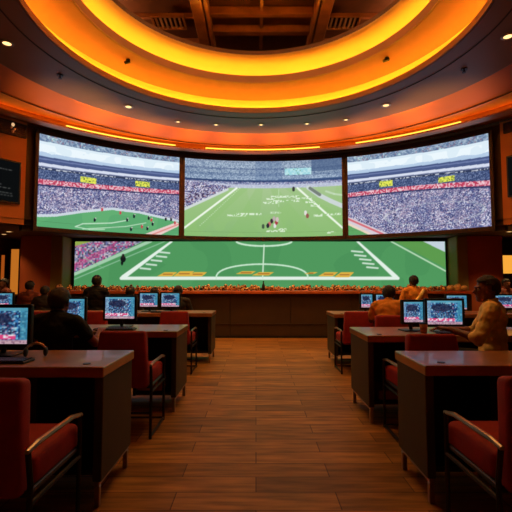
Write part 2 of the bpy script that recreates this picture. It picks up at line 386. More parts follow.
def lower(W, H):
    k = Canvas(W, H, 8.3); 
    U = lambda x: (x - 74) / 372; V = lambda y: (y - 241.5) / 46
    u, v = k.u, k.v; g = smooth_noise(H, W, 50, 41)
    k.a[:] = (78, 150, 92); k.fill(g > .5, (86, 160, 98), .5)
    m = k.poly([(0, 0), (U(142), 0), (0, V(273))], (200, 160, 190)); k.mottle(m, [(180, 70, 125), (90, 105, 155), (200, 190, 200), (60, 60, 80), (140, 150, 170)], [.2, .22, .2, .18, .2], 3, 42, .85)
    k.line((0, V(266)), (U(112), V(246)), .05, (190, 60, 120), .5); k.poly([(0, 0), (U(90), 0), (0, V(246))], (150, 175, 80))
    k.line((0, V(274)), (U(150), V(241)), .035, (175, 215, 185), .9); k.line((0, V(279)), (U(165), V(241)), .012, (150, 200, 165), .8)
    wh = (232, 246, 236)
    k.line((U(171), 0), (U(123), V(277)), .022, wh, 1, .05); k.line((U(358), 0), (U(396), V(277)), .022, wh, 1, .05)
    k.line((U(121), V(278)), (U(398), V(278)), .035, wh)
    for (x, y) in [(140, 268), (146, 264), (151, 260), (156, 256), (159, 252)]: k.line((U(x), V(y)), (U(x + 10), V(y + 1)), .018, wh, .85)
    for (x, y) in [(375, 268), (371, 264), (368, 260), (363, 256), (360, 252)]: k.line((U(x - 8), V(y - 1)), (U(x + 3), V(y)), .018, wh, .85)
    k.path([(U(262 + 46 * math.cos(a)), V(278 - 14 * math.sin(a) ** .8)) for a in np.linspace(0, PI, 24)], .016, (210, 240, 215))
    k.path([(U(264 + 28 * math.cos(a)), V(241 + 5 * math.sin(a))) for a in np.linspace(0, PI, 16)], .018, (210, 240, 215))
    k.line((U(264), V(245)), (U(262.5), V(278)), .014, (215, 240, 215))
    for (x0, x1, y0, y1) in [(160, 175, 272, 276), (176, 192, 271, 276), (190, 205, 272, 276), (321, 336, 272, 276), (337, 352, 272, 277), (238, 254, 271, 274), (255, 272, 272, 275), (306, 316, 272, 274)]:
        k.poly([(U(x0 + 4), V(y0)), (U(x1 + 2), V(y0)), (U(x1 - 3), V(y1)), (U(x0 - 3), V(y1))], (226, 180, 70)); k.line((U(x0 + 3), V((y0 + y1) / 2)), (U(x1 - 3), V((y0 + y1) / 2)), .012, (170, 110, 50))
    k.line((U(392), 0), (U(446), V(271)), .016, (190, 225, 190)); k.poly([(U(396), 0), (1, 0), (1, V(268))], (98, 158, 76), .8)
    k.poly([(U(424), 0), (1, 0), (1, V(252))], (200, 215, 225))
    k.dot(U(122.5), V(259), .06, (20, 25, 25), 1, .07); k.dot(U(122.5), V(256), .03, (40, 30, 30), 1, .05); k.dot(U(121.5), V(263), .025, (20, 25, 25), 1, .05)
    k.line((U(84), V(258)), (U(103), V(268)), .01, (130, 190, 145), .6)
    return k
def desktop(seed, W=72, H=54):
    k = Canvas(W, H, 1.33); r = random.Random(seed); u, v = k.u, k.v
    k.a[:] = (18, 34, 60)
    k.mottle(v < 1.1, [(20, 40, 80), (60, 130, 190), (130, 205, 225), (40, 80, 140), (190, 220, 235)], [.33, .24, .14, .2, .09], 2.2, seed)
    k.mottle((v > .12) & (v < .8) & (u > .15) & (u < .78), [(25, 30, 62), (70, 130, 180), (160, 80, 120), (200, 225, 235)], [.45, .3, .1, .15], 2, seed + 50, .7)
    k.fill((v < .09), (90, 160, 185)); k.fill((u > .86), (70, 150, 175), .7); k.fill((u < .10), (150, 180, 205), .6)
    k.fill(((u - .42) / .3) ** 2 + ((v - .3) / .16) ** 2 < 1, (28, 30, 60), .75)
    k.mottle((v > .74) & (v < .88) & (u < .8), [(225, 70, 130), (240, 190, 210), (240, 240, 245)], [.55, .25, .2], 3, seed + 9)
    k.band(.9, 1.1, (200, 150, 165)); k.mottle(v > .92, [(205, 180, 190), (110, 80, 110)], [.7, .3], 2, seed + 3, .6)
    return k
def tvpic():
    k = Canvas(90, 60, 1.5); k.a[:] = (14, 16, 17); r = random.Random(3)
    for (x0, x1, y) in [(.62, .88, .22), (.35, .6, .30), (.1, .28, .18), (.08, .4, .62), (.45, .7, .60), (.5, .86, .68), (.1, .45, .72), (.5, .86, .80), (.52, .88, .86), (.12, .4, .84)]:
        x = x0
        while x < x1:
            l = r.uniform(.015, .05); k.line((x, y), (x + l, y + r.uniform(-.008, .008)), .007, (150, 150, 145), .8); x += l + r.uniform(.02, .035)
    return k
def grid_display(name, k, P, m, parent):
    """k: canvas, P(u, v) -> point (v from the top)."""
    W, H = k.W, k.H
    vs = np.array([P(i / (W - 1), j / (H - 1)) for j in range(H) for i in range(W)], float)
    q = np.arange(W * H).reshape(H, W)
    fc = np.stack([q[1:, :-1], q[1:, 1:], q[:-1, 1:], q[:-1, :-1]], -1).reshape(-1, 4)
    me = bpy.data.meshes.new(name); me.from_pydata(vs.tolist(), [], fc.tolist())
    pa = np.pad(k.a, ((1, 1), (1, 1), (0, 0)), mode='edge')
    ka = (k.a * 4 + pa[:-2, 1:-1] + pa[2:, 1:-1] + pa[1:-1, :-2] + pa[1:-1, 2:]) / 8
    c = np.clip(ka, 0, 255) / 255; c = np.where(c <= .04045, c / 12.92, ((c + .055) / 1.055) ** 2.4)
    at = me.color_attributes.new('picture', 'FLOAT_COLOR', 'POINT')
    at.data.foreach_set('color', np.concatenate([c.reshape(-1, 3), np.ones((W * H, 1))], 1).astype(np.float32).ravel())
    me.materials.append(m); o = bpy.data.objects.new(name, me); link(o); o.parent = parent
    return o

# three big curved screens
SZ0, SZ1 = 2.455, 4.485
spans = [(-46.8, -18.7, 'left', stadium(340, 210, False), 'left curved video screen showing packed stands above a green corner of pitch'),
         (-17.5, 18.0, 'centre', centre(360, 190), 'curved middle video screen showing a football field seen from behind the end line'),
         (19.25, 47.0, 'right', stadium(340, 210, True), 'right curved video screen filled almost wholly with crowd')]
mSCR = screen_mat('screen_light', 1.0)
for a0, a1, nm, cv, lb in spans:
    t = thing('video_screen', lb, 'screen', (DX, DC, 0), 0, 'curved screens above the counter')
    A0, A1 = rad(a0), rad(a1)
    grid_display('display', cv, lambda u, v: ((DR - .0) * math.sin(A0 + (A1 - A0) * u), (DR - .0) * math.cos(A0 + (A1 - A0) * u), SZ1 + (SZ0 - SZ1) * v), mSCR, t)
    obj('housing', arcbox(DR + .01, DR + .10, 0, SZ0 - .02, SZ1 + .02, A0 - .002, A1 + .002, 24), mBLACK, t)
    g = .6 * PI / 180
    b = bmesh.new()
    for (r0, r1, z0, z1, b0, b1) in ((DR - .03, DR + .03, SZ1, SZ1 + .06, A0 - g, A1 + g), (DR - .03, DR + .03, SZ0 - .09, SZ0, A0 - g, A1 + g),
                                    (DR - .03, DR + .03, SZ0, SZ1, A0 - g, A0), (DR - .03, DR + .03, SZ0, SZ1, A1, A1 + g)):
        q = arcbox(r0, r1, 0, z0, z1, b0, b1, 20); me = bpy.data.meshes.new('tmp'); q.to_mesh(me); q.free(); b.from_mesh(me); bpy.data.meshes.remove(me)
    obj('bezel', b, mDARK, t)
# the flat lower screen
LY = 11.22
t = thing('video_screen', 'wide low flat video screen with green pitch markings behind the counter', 'screen', (0, LY, 0))
X0, X1, LZ0, LZ1 = -4.85, 5.07, 1.12, 2.36
grid_display('display', lower(760, 100), lambda u, v: (X0 + (X1 - X0) * u, 0, LZ1 + (LZ0 - LZ1) * v), screen_mat('lower_light', .95), t)
b = bmesh.new()
box(b, X0 - .08, X1 + .01, .01, .138, LZ0 - .06, LZ1 + .08); obj('housing', b, mBLACK, t)

# ------------------------------------------------------------------ lights
def strip(name, label, r, cy, z, a0, a1, wd, m, cx=0, h=.012, n=96, group=None):
    o = obj(name, arcbox(r, r + wd, cy, z, z + h, a0, a1, n, cx), m)
    return tag(o, label, 'light', group)
AMB = (1.0, .47, .03)
mLED = emit('amber_led', AMB, 34)
mLED2 = emit('amber_led_inner', AMB, 30)
def ringstrip(r, z): return arcbox(r, r + .05, CY, z, z + .02, -PI, PI, 160)
tag(obj('light_strip', ringstrip(RA + .19, ZA + .03), mLED), 'amber light strip hidden in the outer, wider ceiling cove ring', 'light strip', 'cove light strips')
tag(obj('light_strip', ringstrip(RB + .17, ZB + .045), mLED2), 'amber light strip hidden in the inner, smaller ceiling cove ring', 'light strip', 'cove light strips')
mSLIT = emit('slit_led', (1.0, .52, .05), 2.2)
strip('light_strip', 'continuous unseen orange strip added behind the curved rim over all three screens', RIMR - .01, RIMC, ZA - .055, rad(-75), rad(75), .04, emit('added_rim_glow', (1, .36, .03), 8), n=96)  # added strip, warms the ceiling next to the rim
strip('light_strip', 'thin glowing slit over the seam between the left and middle curved screens', RIMR - .10, RIMC, ZA - .045, rad(-43.5), rad(-19.5), .05, mSLIT, h=.03, n=32, group='slit lights above the screens')
strip('light_strip', 'thin glowing slit straight above the middle curved screen', RIMR - .10, RIMC, ZA - .045, rad(-12.3), rad(15.5), .05, mSLIT, h=.03, n=32, group='slit lights above the screens')
strip('light_strip', 'thin glowing slit above the right curved screen', RIMR - .10, RIMC, ZA - .045, rad(24), rad(46.5), .05, mSLIT, h=.03, n=32, group='slit lights above the screens')
strip('light_strip', 'unseen amber strip added behind the ceiling step for a soft orange glow', 4.125, CY, ZA + .055, rad(-54), rad(54), .03, emit('added_step_glow', (1, .36, .04), 75), n=64)  # added strip, meant to light the outer ceiling band

def unproj_z(px, py, z):
    x = (px - 256) / F; y = (256 - py) / F
    fw = math.cos(PITCH) - y * math.sin(PITCH); up = math.sin(PITCH) + y * math.cos(PITCH)
    d = (z - CAMZ) / up
    return (x * d, fw * d)
mDL = emit('downlight_glow', (1.0, .58, .22), 2.2)
def downlight(x, y, z, label, power=40, r=.065, blend=.8, group='recessed downlights'):
    t = thing('ceiling_downlight', label, 'ceiling light', (x, y, z), 0, group)
    tr = loft([[(rr * math.cos(a), rr * math.sin(a), zz) for a in np.linspace(0, 2 * PI, 24, endpoint=False)] for rr, zz in ((r + .03, 0), (r + .03, -.008), (r, -.012), (r - .008, .0))])
    obj('trim_ring', tr, mSTEEL, t)
    l = bmesh.new(); bmesh.ops.create_circle(l, cap_ends=True, segments=20, radius=r)
    for v in l.verts: v.co.z = -.006
    obj('lens', l, mDL, t)
    ld = bpy.data.lights.new('downlight_beam', 'SPOT'); ld.energy = power; ld.color = (1, .58, .22); ld.spot_size = rad(95); ld.spot_blend = blend; ld.shadow_soft_size = .06
    lo = bpy.data.objects.new('downlight_beam', ld); link(lo); lo.location = (x, y, z - .03)
dls = [(7, 43, 'leftmost recessed ceiling downlight, large and near the photo edge'), (128.5, 106.5, 'recessed downlight on the left, just under the glowing cove ring'), (178, 121.5, 'small recessed downlight between the left and middle screens, near the wide ring'),
       (216, 124.5, 'small recessed downlight above the left half of the middle screen'), (261, 124.5, 'small recessed downlight dead centre above the middle screen'), (307, 123.5, 'small recessed downlight above the right half of the middle screen'),
       (346, 119.5, 'small recessed downlight above the seam of middle and right screens'), (386, 105, 'recessed downlight on the right, just under the glowing cove ring'), (508, 36, 'rightmost recessed ceiling downlight, cut by the photo edge')]
for px, py, lb in dls:
    x, y = unproj_z(px, py, ZA); rr = math.hypot(x, y - CY)
    z = ZA if (rr < 4.05 or rr > 4.93) else ZA + .07
    x, y = unproj_z(px, py, z)
    downlight(x, y, z - .002, lb, 60, .04 if 150 < px < 360 else .06)
downlight(*unproj_z(4, 234, 2.46), 2.458, 'downlight under the low left ceiling, beside the rust wall', 40)
downlight(-5.8, 9.8, 2.458, 'downlight over the rust wall on the left', 50)
downlight(5.95, 9.8, 2.458, 'downlight over the rust wall on the right', 80)
def ar(name, loc, size, power, col, rot=(0, 0, 0), sy=None):
    ld = bpy.data.lights.new(name, 'AREA'); ld.energy = power; ld.color = col; ld.size = size
    if sy: ld.shape = 'RECTANGLE'; ld.size_y = sy
    lo = bpy.data.objects.new(name, ld); link(lo); lo.location = loc; lo.rotation_euler = rot
    return lo
# warm general fill from an unseen area light above the ceiling opening
ar('attic_fill', (0, CY, 5.9), 2.6, 80, (1, .55, .18))
for sx in (-1, 1):  # added unseen point lights that brighten the attic panels
    ld = bpy.data.lights.new('added_attic_side_fill', 'POINT'); ld.energy = 45; ld.color = (1, .5, .2); ld.shadow_soft_size = .05
    lo = bpy.data.objects.new('added_attic_side_fill', ld); link(lo); lo.location = (sx * 2.9, 7.3, 5.75)
# added spots without fixtures above the counter, washing the outer ceiling band
for k in range(9):
    az = rad(-52 + 13 * k); tx, ty = 4.5 * math.sin(az), CY + 4.5 * math.cos(az)
    src = Vector((tx * 1.02, 9.78, 1.26)); tgt = Vector((tx, ty, ZA))
    ld = bpy.data.lights.new('added_ceiling_wash', 'SPOT'); ld.energy = 620; ld.color = (1, .42, .05); ld.spot_size = rad(34); ld.spot_blend = .9; ld.shadow_soft_size = .03
    lo = bpy.data.objects.new('added_ceiling_wash', ld); link(lo); lo.location = src; lo.rotation_euler = (tgt - src).to_track_quat('-Z', 'Y').to_euler()
# small dark fittings on the ceiling
for i, (px, py, lb) in enumerate([(60, 77, 'small dark ceiling sprinkler on the left, beside the grey ceiling band'), (464, 71, 'small dark ceiling sprinkler on the right side of the ceiling')]):
    x, y = unproj_z(px, py, ZA - .03)
    t = thing('ceiling_sprinkler', lb, 'sprinkler', (x, y, ZA), 0, 'ceiling sprinklers')
    obj('plate', cyl(bmesh.new(), (0, 0, -.012), .05, .012, 16), mDSTEEL, t); obj('nozzle', cyl(bmesh.new(), (0, 0, -.05), .015, .04, 10, .01), mDSTEEL, t)
    obj('deflector', cyl(bmesh.new(), (0, 0, -.056), .03, .005, 12), mDSTEEL, t)
for px, py, lb in [(128, 62, 'little spotlight on the rim between the two cove rings, left'), (387, 60, 'little spotlight on the rim between the two cove rings, right')]:
    x, y = unproj_z(px, py, ZB - .04)
    t = thing('ceiling_spotlight', lb, 'spotlight', (x, y, ZB), 0, 'little spotlights in the rings')
    obj('base', cyl(bmesh.new(), (0, 0, -.015), .035, .015, 14), mDSTEEL, t); obj('head', tube(bmesh.new(), [(-.06, 0, -.06), (.03, .01, -.02)], [.025, .03], 12), mDSTEEL, t)

# ------------------------------------------------------------------ things on the drum wall
def on_drum(a, z, r=DR): return (DX + r * math.sin(a), DC + r * math.cos(a), z), -a
def px_on_drum(px, py, r=DR):
    x = (px - 256) / F; y = (256 - py) / F
    fw = math.cos(PITCH) - y * math.sin(PITCH); up = math.sin(PITCH) + y * math.cos(PITCH)
    A = x * x + fw * fw; Bq = -2 * (x * DX + fw * DC); Cq = DX * DX + DC * DC - r * r
    t = (-Bq + math.sqrt(Bq * Bq - 4 * A * Cq)) / (2 * A)
    X, Y = x * t, fw * t
    return math.atan2(X - DX, Y - DC), CAMZ + up * t
for side, (px0, pyt, pyb) in (('left', (20.0, 163, 205)), ('right', (507.5, 157, 198))):
    a, zt = px_on_drum(px0, pyt); _, zb = px_on_drum(px0, pyb)
    wd = 1.25; s = -1 if side == 'left' else 1
    ac = a + s * (wd / 2) / DR
    loc, rz = on_drum(ac, (zt + zb) / 2, DR - .10)
    t = thing('wall_television', ('dark wall television with faint pale writing on the ochre wall' if side == 'left' else 'dark television at the right photo edge on the ochre wall'), 'television', loc, rz, 'televisions beside the big screens')
    h = zt - zb
    obj('casing', B(-wd / 2, wd / 2, 0, .05, -h / 2, h / 2, .006), mPLAST, t)
    grid_display('display', tvpic(), lambda u, v: (-wd / 2 + .03 + (wd - .06) * u, -.002, h / 2 - .03 - (h - .06) * v), screen_mat('tv_light', .8), t)
    obj('wall_bracket', B(-.15, .15, .05, .14, -.12, .12), mDSTEEL, t)
for side, (px0, pyt, pyb) in (('left', (26, 126, 139)), ('right', (504, 124, 134))):
    a, zt = px_on_drum(px0, pyt); _, zb = px_on_drum(px0, pyb)
    wd = 1.3; s = -1 if side == 'left' else 1
    h = max(.2, zt - zb); loc, rz = on_drum(a + s * (wd / 2) / DR, (zt + zb) / 2, DR - .07)
    t = thing('wall_grille', 'long framed brown grille high on the wall above the %s television' % side, 'grille', loc, rz, 'framed grilles')
    f = bmesh.new()
    for q in ((-wd / 2, wd / 2, h / 2 - .03, h / 2), (-wd / 2, wd / 2, -h / 2, -h / 2 + .03), (-wd / 2, -wd / 2 + .03, -h / 2, h / 2), (wd / 2 - .03, wd / 2, -h / 2, h / 2)): box(f, q[0], q[1], -.01, .07, q[2], q[3])
    obj('frame', f, mDARK, t)
    obj('backing', B(-wd / 2, wd / 2, .03, .07, -h / 2, h / 2), mUNDER, t)
    for k in range(5): obj('slat', B(-wd / 2 + .03, wd / 2 - .03, .0, .03, -h / 2 + .045 + k * (h - .08) / 5, -h / 2 + .06 + k * (h - .08) / 5), mUNDER, t)
a, z = px_on_drum(13, 127, DR - .2)
loc, rz = on_drum(a, z, DR - .2)
t = thing('wall_sconce', 'small sparkling glass sconce hanging in front of the left brown grille', 'wall lamp', loc, rz)
g = mat('sconce_glass', (230, 200, 160), .1, var=.1)
obj('arm', tube(bmesh.new(), [(0, .125, .02), (0, .06, .03), (0, 0, .02)], .008), mSTEEL, t)
for i, (dx, dz, r) in enumerate(((0, .05, .03), (-.03, -.02, .022), (.03, -.04, .022), (0, -.09, .025))):
    obj('glass_drop', ell(bmesh.new(), (dx, 0, dz), (r, r, r * 1.3), 12, 8), g if i else emit('sconce_glow', (1, .6, .3), .8), t)

# ------------------------------------------------------------------ lit openings at the lower sides
def lit_panel(x0, x1, y, z0, z1, label, col, s):
    t = thing('backlit_panel', label, 'lit panel', ((x0 + x1) / 2, y, z0))
    w2 = (x1 - x0) / 2; h = z1 - z0
    obj('glowing_face', B(-w2, w2, 0, .03, 0, h), emit('panel_%d' % int(abs(x0) * 100), col, s), t)
    f = bmesh.new()
    box(f, -w2 - .04, -w2, -.02, .05, -.04, h + .04); box(f, w2, w2 + .04, -.02, .05, -.04, h + .04); box(f, -w2, w2, -.02, .05, h, h + .04); box(f, -w2, w2, -.02, .05, -.04, 0)
    obj('frame', f, mUNDER, t)
    b = B(-w2, w2, .05, 12.25 - y, 0, h); obj('box', b, mUNDER, t)
lit_panel(-6.60, -6.38, 11.3, .95, 2.16, 'tall amber backlit panel by the far left opening', (1, .30, .03), .5)
lit_panel(-6.86, -6.76, 11.3, .95, 2.0, 'narrow dim amber backlit strip at the far left photo edge', (1, .2, .02), .35)
lit_panel(6.52, 7.6, 11.1, 1.50, 1.98, 'square amber backlit panel at the right photo edge', (1, .42, .05), .95)
obj('wall_left', B(-9, -6.98, 11.32, 12.25, 0, 2.455), mRED, kind='structure')

# ------------------------------------------------------------------ counter under the big screen
t = thing('betting_counter', 'long low brown counter running under the lower video screen', 'counter', (0, 9.67, 0))
CX0, CX1 = -4.75, 4.95
b = bmesh.new()
xs = np.linspace(CX0, CX1, 8)
for a, c in zip(xs, xs[1:]): box(b, a + .004, c - .004, 0, .04, .05, .98, .004)
obj('front_panel', b, mCOUNTER, t)
obj('body', B(CX0, CX1, .04, .75, 0, 1.0), mBLACK, t)
obj('horizontal_rail', B(CX0, CX1, -.015, 0, .31, .325, .003), M['counter_brown'], t)
obj('countertop', B(CX0 - .05, CX1 + .05, -.09, .8, 1.0, 1.07, .012, seg=2), mCTOP, t)
obj('baseboard', B(CX0, CX1, -.01, .03, 0, .05), mBLACK, t)
# uncountable small items along the counter
b = bmesh.new(); r = random.Random(5)
for i in range(620):
    x = r.uniform(CX0 + .1, CX1 - .1); y = r.uniform(.03, .42); s = r.uniform(.018, .045)
    ell(b, (x, y, 1.07 + s * r.uniform(.8, 2.6) * .9), (s * r.uniform(.7, 1.3), s, s * r.uniform(.8, 1.6)), 6, 4)
m = mat('counter_items_mix', (210, 150, 90), .6, var=.75, scale=26)
rp = [n for n in m.node_tree.nodes if n.type == 'VALTORGB'][0].color_ramp
rp.elements[0].color = lin((60, 26, 12)) + (1,); rp.elements[0].position = .42; rp.elements[1].color = lin((245, 215, 150)) + (1,); rp.elements[1].position = .56
e = rp.elements.new(.49); e.color = lin((190, 120, 55)) + (1,)
o = obj('small_items', b, m); o.location = (0, 9.67, 0)
tag(o, 'dense row of tiny cream, amber and dark items along the counter top', 'small items', kind='stuff')
t = thing('black_bottle', 'small dark upright bottle in the middle of the counter under the centre line', 'bottle', (.17, 9.64, 1.07))
obj('body', loft([[(rr * math.cos(a), rr * math.sin(a), zz) for a in np.linspace(0, 2 * PI, 16, endpoint=False)] for rr, zz in ((.001, 0), (.035, 0), (.037, .02), (.036, .13), (.015, .17), (.013, .21), (.001, .211))]), mPLAST, t, True)
obj('cap', cyl(bmesh.new(), (0, 0, .205), .016, .02, 12), mDSTEEL, t)
for dx, lb in ((-.16, 'left'), (.0, 'middle'), (.15, 'right')):
    o = obj('cream_bag', ell(bmesh.new(), (0, 0, .06), (.09, .08, .07 + .03 * (dx == 0)), 12, 8), mat('cream_cloth', (225, 190, 130), .7, var=.2, scale=20), smooth=True)
    for v in o.data.vertices: v.co += v.normal * .012 * noise.noise(v.co * 30 + Vector((dx * 40, 0, 0)))
    o.location = (4.62 + dx, 9.66, 1.07 if dx else 1.07); tag(o, 'small cream bundle at the right end of the counter, %s of three' % lb, 'bundle', 'cream bundles')

# ------------------------------------------------------------------ desks
DESKZ = .78
def desk(name_label, side, xe, y0, y1, length):
    """xe: x of the aisle end; side -1: the desk runs to the left."""
    t = thing('desk', name_label, 'desk', (xe, y0, 0), 0, 'long desks in rows')
    s = side; d = y1 - y0
    def bx(a, b_, *r, **k):
        x0, x1 = sorted((s * a, s * b_)); return B(x0, x1, *r, **k)
    obj('worktop', bx(0, length, 0, d, DESKZ - .06, DESKZ, bev=.008, seg=2), mWOOD, t)
    obj('end_panel', bx(.01, .06, .03, d - .015, .14, DESKZ - .06, bev=.004), mPANEL, t)
    obj('end_panel', bx(length - .06, length - .01, .03, d - .015, .14, DESKZ - .06, bev=.004), mPANEL, t)
    obj('back_panel', bx(.06, length - .06, d - .06, d - .03, .14, DESKZ - .06), mBLACK, t)
    obj('inner_panel', bx(.42, .45, .10, d - .06, .14, DESKZ - .06), mBLACK, t)
    obj('lower_shelf', bx(.06, .42, .12, d - .06, .14, .17), mBLACK, t)
    for a in (.02, length - .05):
        obj('foot_rail', bx(a, a + .03, .03, d - .02, .115, .14, bev=.004), mSTEEL, t)
        for yy in (.035, d - .06):
            obj('leg', bx(a, a + .03, yy, yy + .03, 0, .115, bev=.003), mSTEEL, t)
    obj('cable_grommet', cyl(bmesh.new(), (s * .13, .09, DESKZ), .022, .004, 16), mPLAST, t)
    return t
desk('near left desk, its aisle corner closest to the camera on the left', -1, -.855, 2.39, 2.99, 2.9)
desk('middle left desk with two monitors and a man in black seated at it', -1, -.767, 4.12, 4.81, 3.6)
desk('far left desk closest to the counter on the left of the aisle', -1, -.69, 6.62, 7.3, 4.2)
desk('near right desk with an empty worktop, closest to the camera on the right', 1, .965, 2.43, 2.96, 2.9)
desk('middle right desk with two monitors, beside the man in yellow', 1, 1.0, 3.80, 4.54, 2.3)
desk('far right desk closest to the counter on the right of the aisle', 1, 1.19, 6.43, 7.15, 4.0)

# ------------------------------------------------------------------ chairs
def make_chair(label, fab, loc, rz, group='red armchairs at the desks'):
    """faces +y, origin on the floor under the seat centre"""
    t = thing('armchair', label, 'chair', loc, rz, group)
    W2 = .225
    b = B(-W2 - .01, W2 + .01, -.19, .26, .39, .53, .035, seg=3); obj('seat', b, fab, t, True)
    R = Matrix.Translation((0, -.24, .47)) @ Matrix.Rotation(rad(-8), 4, 'X')
    rz_ = R
    b = B(-W2, W2, -.05, .05, -.07, .385, .028, seg=3)
    for v in b.verts:
        k = (v.co.z + .02) / .42; v.co.x *= (1 - .17 * k)
        v.co = R @ v.co
    obj('backrest', b, fab, t, True)
    for s in (-1, 1):
        x = s * (W2 + .025)
        obj('leg', tube(bmesh.new(), [(x, .22, 0), (x, .22, .45), (x, .215, .58)], .012), mDSTEEL, t)
        obj('leg', tube(bmesh.new(), [(x, -.26, 0), (x, -.25, .45), (x, -.275, .58)], .012), mDSTEEL, t)
        obj('armrest', tube(bmesh.new(), [(x, -.285, .585), (x, -.2, .595), (x, .12, .595), (x, .23, .575)], [.010, .013, .013, .010]), mSTEEL if s else mPLAST, t)
        obj('side_rail', tube(bmesh.new(), [(x, -.25, .37), (x, .22, .37)], .011), mDSTEEL, t)
        obj('floor_runner', tube(bmesh.new(), [(x, -.27, .02), (x, .23, .02)], .011), mDSTEEL, t)
    obj('stretcher', tube(bmesh.new(), [(-W2 - .02, -.25, .2), (W2 + .02, -.25, .2)], .010), mDSTEEL, t)
    obj('stretcher', tube(bmesh.new(), [(-W2 - .02, .22, .02), (W2 + .02, .22, .02)], .010), mDSTEEL, t)
    obj('seat_frame', B(-W2 - .02, W2 + .02, -.25, .23, .395, .42, .005), mPLAST, t)
    return t
ch = make_chair('red armchair cut by the left photo edge, nearest of all on the left', mREDF, (-1.15, 1.98, 0), 0)
GR = 'red armchairs at the desks'
dup(ch, (-1.10, 3.72, 0), 0, 'empty red armchair on the left between the near and middle desks')
dup(ch, (-1.14, 6.12, 0), 0, 'empty red armchair on the left between the middle and far desks')
dup(ch, (-2.28, 6.12, 0), 0, 'red armchair behind the widest left monitor on the middle desk')
dup(ch, (-2.95, 6.10, 0), 0, 'red armchair seen between the seated man in black and the middle left monitor')
dup(ch, (1.24, 2.02, 0), 0, 'red armchair cut by the right photo edge, nearest of all on the right')
dup(ch, (1.37, 3.52, 0), 0, 'empty red armchair on the right between the near and middle desks')
dup(ch, (1.43, 6.12, 0), 0, 'empty red armchair on the right aisle end of the far desk')
dup(ch, (1.66, 5.40, 0), 0, 'red armchair holding the person in orange bent over at the right')
def make_task_chair(label, loc, rz, hz=.44, back=True, group='black task chairs'):
    t = thing('task_chair', label, 'chair', loc, rz, group)
    obj('seat', B(-.22, .22, -.21, .22, hz - .05, hz, .025, seg=2), mBLKF, t, True)
    if back: obj('backrest', B(-.20, .20, -.30, -.25, hz + .08, hz + (.26 if back is True else back), .02, seg=2), mBLKF, t, True); obj('back_post', tube(bmesh.new(), [(0, -.18, hz - .05), (0, -.27, hz - .02), (0, -.275, hz + .12)], .015), mDSTEEL, t)
    obj('gas_column', cyl(bmesh.new(), (0, 0, .08), .025, hz - .13, 12), mDSTEEL, t)
    for k in range(5):
        a = k * 2 * PI / 5; obj('base_arm', tube(bmesh.new(), [(0, 0, .1), (.25 * math.cos(a), .25 * math.sin(a), .06)], [.022, .014]), mPLAST, t)
        obj('castor', ell(bmesh.new(), (.25 * math.cos(a), .25 * math.sin(a), .028), (.028, .028, .028), 10, 8), mPLAST, t)
    return t

# ------------------------------------------------------------------ monitors, keyboards and mice
def make_monitor(label, loc, rz, wd, h, seed, lift=.09, group='desk monitors', face=1):
    t = thing('monitor', label, 'monitor', loc, rz, group)
    z0 = lift
    b = B(-wd / 2, wd / 2, 0, .035, z0, z0 + h, .006, seg=1); obj('casing', b, mPLAST, t)
    e = .022
    f = bmesh.new()
    box(f, -wd / 2, wd / 2, -.006, 0, z0 + h - e, z0 + h, .002); box(f, -wd / 2, wd / 2, -.006, 0, z0, z0 + e, .002)
    box(f, -wd / 2, -wd / 2 + e, -.006, 0, z0 + e, z0 + h - e); box(f, wd / 2 - e, wd / 2, -.006, 0, z0 + e, z0 + h - e)
    obj('bezel', f, mPLAST, t)
    grid_display('display', desktop(seed), lambda u, v: (-wd / 2 + e + (wd - 2 * e) * u, -.001, z0 + h - e - (h - 2 * e) * v), screen_mat('monitor_light', .9), t)
    obj('stand', tube(bmesh.new(), [(0, .06, .008), (0, .06, z0 + h * .35), (0, .03, z0 + h * .4)], .018), mPLAST, t)
    obj('base', B(-.11, .11, -.05, .12, 0, .012, .005), mPLAST, t)
    return t
def px_at(px, y):            # x on the world plane at depth y
    return (px - 256) / F * y / .998
D = DESKZ + .001
make_monitor('large monitor cut by the left photo edge, on the near left desk', (px_at(1.5, 2.74), 2.74, D), 0, .42, .275, 101, .055)
make_monitor('monitor partly hidden by the man in black, on the middle left desk', (px_at(72, 4.5), 4.5, D), 0, .34, .29, 102, .03)
make_monitor('monitor right of the man in black, on the middle left desk', (px_at(121, 4.5), 4.5, D), rad(-3), .36, .27, 103, .07)
make_monitor('left of the two small side by side monitors on the far left desk', (px_at(149.5, 6.95), 6.95, D), 0, .33, .26, 104, .06)
make_monitor('right of the two small side by side monitors on the far left desk', (px_at(171, 6.95), 6.95, D), rad(-4), .34, .26, 105, .06)
make_monitor('small monitor at the left photo edge, on the far left desk', (px_at(5, 6.9), 6.9, D), 0, .34, .26, 106, .06)
make_monitor('narrower left monitor on the middle right desk', (px_at(412, 4.15), 4.15, D), rad(6), .24, .24, 107, .065)
make_monitor('wider right monitor on the middle right desk, in front of the man in yellow', (px_at(443, 4.08), 4.08, D), rad(-2), .375, .27, 108, .05)
make_monitor('leftmost small monitor on the far right desk', (px_at(366, 6.8), 6.8, D), rad(8), .23, .25, 109, .055)
make_monitor('small monitor behind the bent person in orange on the far right desk', (px_at(384, 6.8), 6.8, D), rad(3), .33, .25, 110, .05)
make_monitor('monitor on the far right desk just left of the face of the man in yellow', (px_at(472, 6.2), 6.72, D), rad(0), .36, .26, 111, .03)
make_monitor('monitor at the right photo edge, on the far right desk', (px_at(505, 6.8), 6.8, D), rad(0), .40, .24, 112, .05)
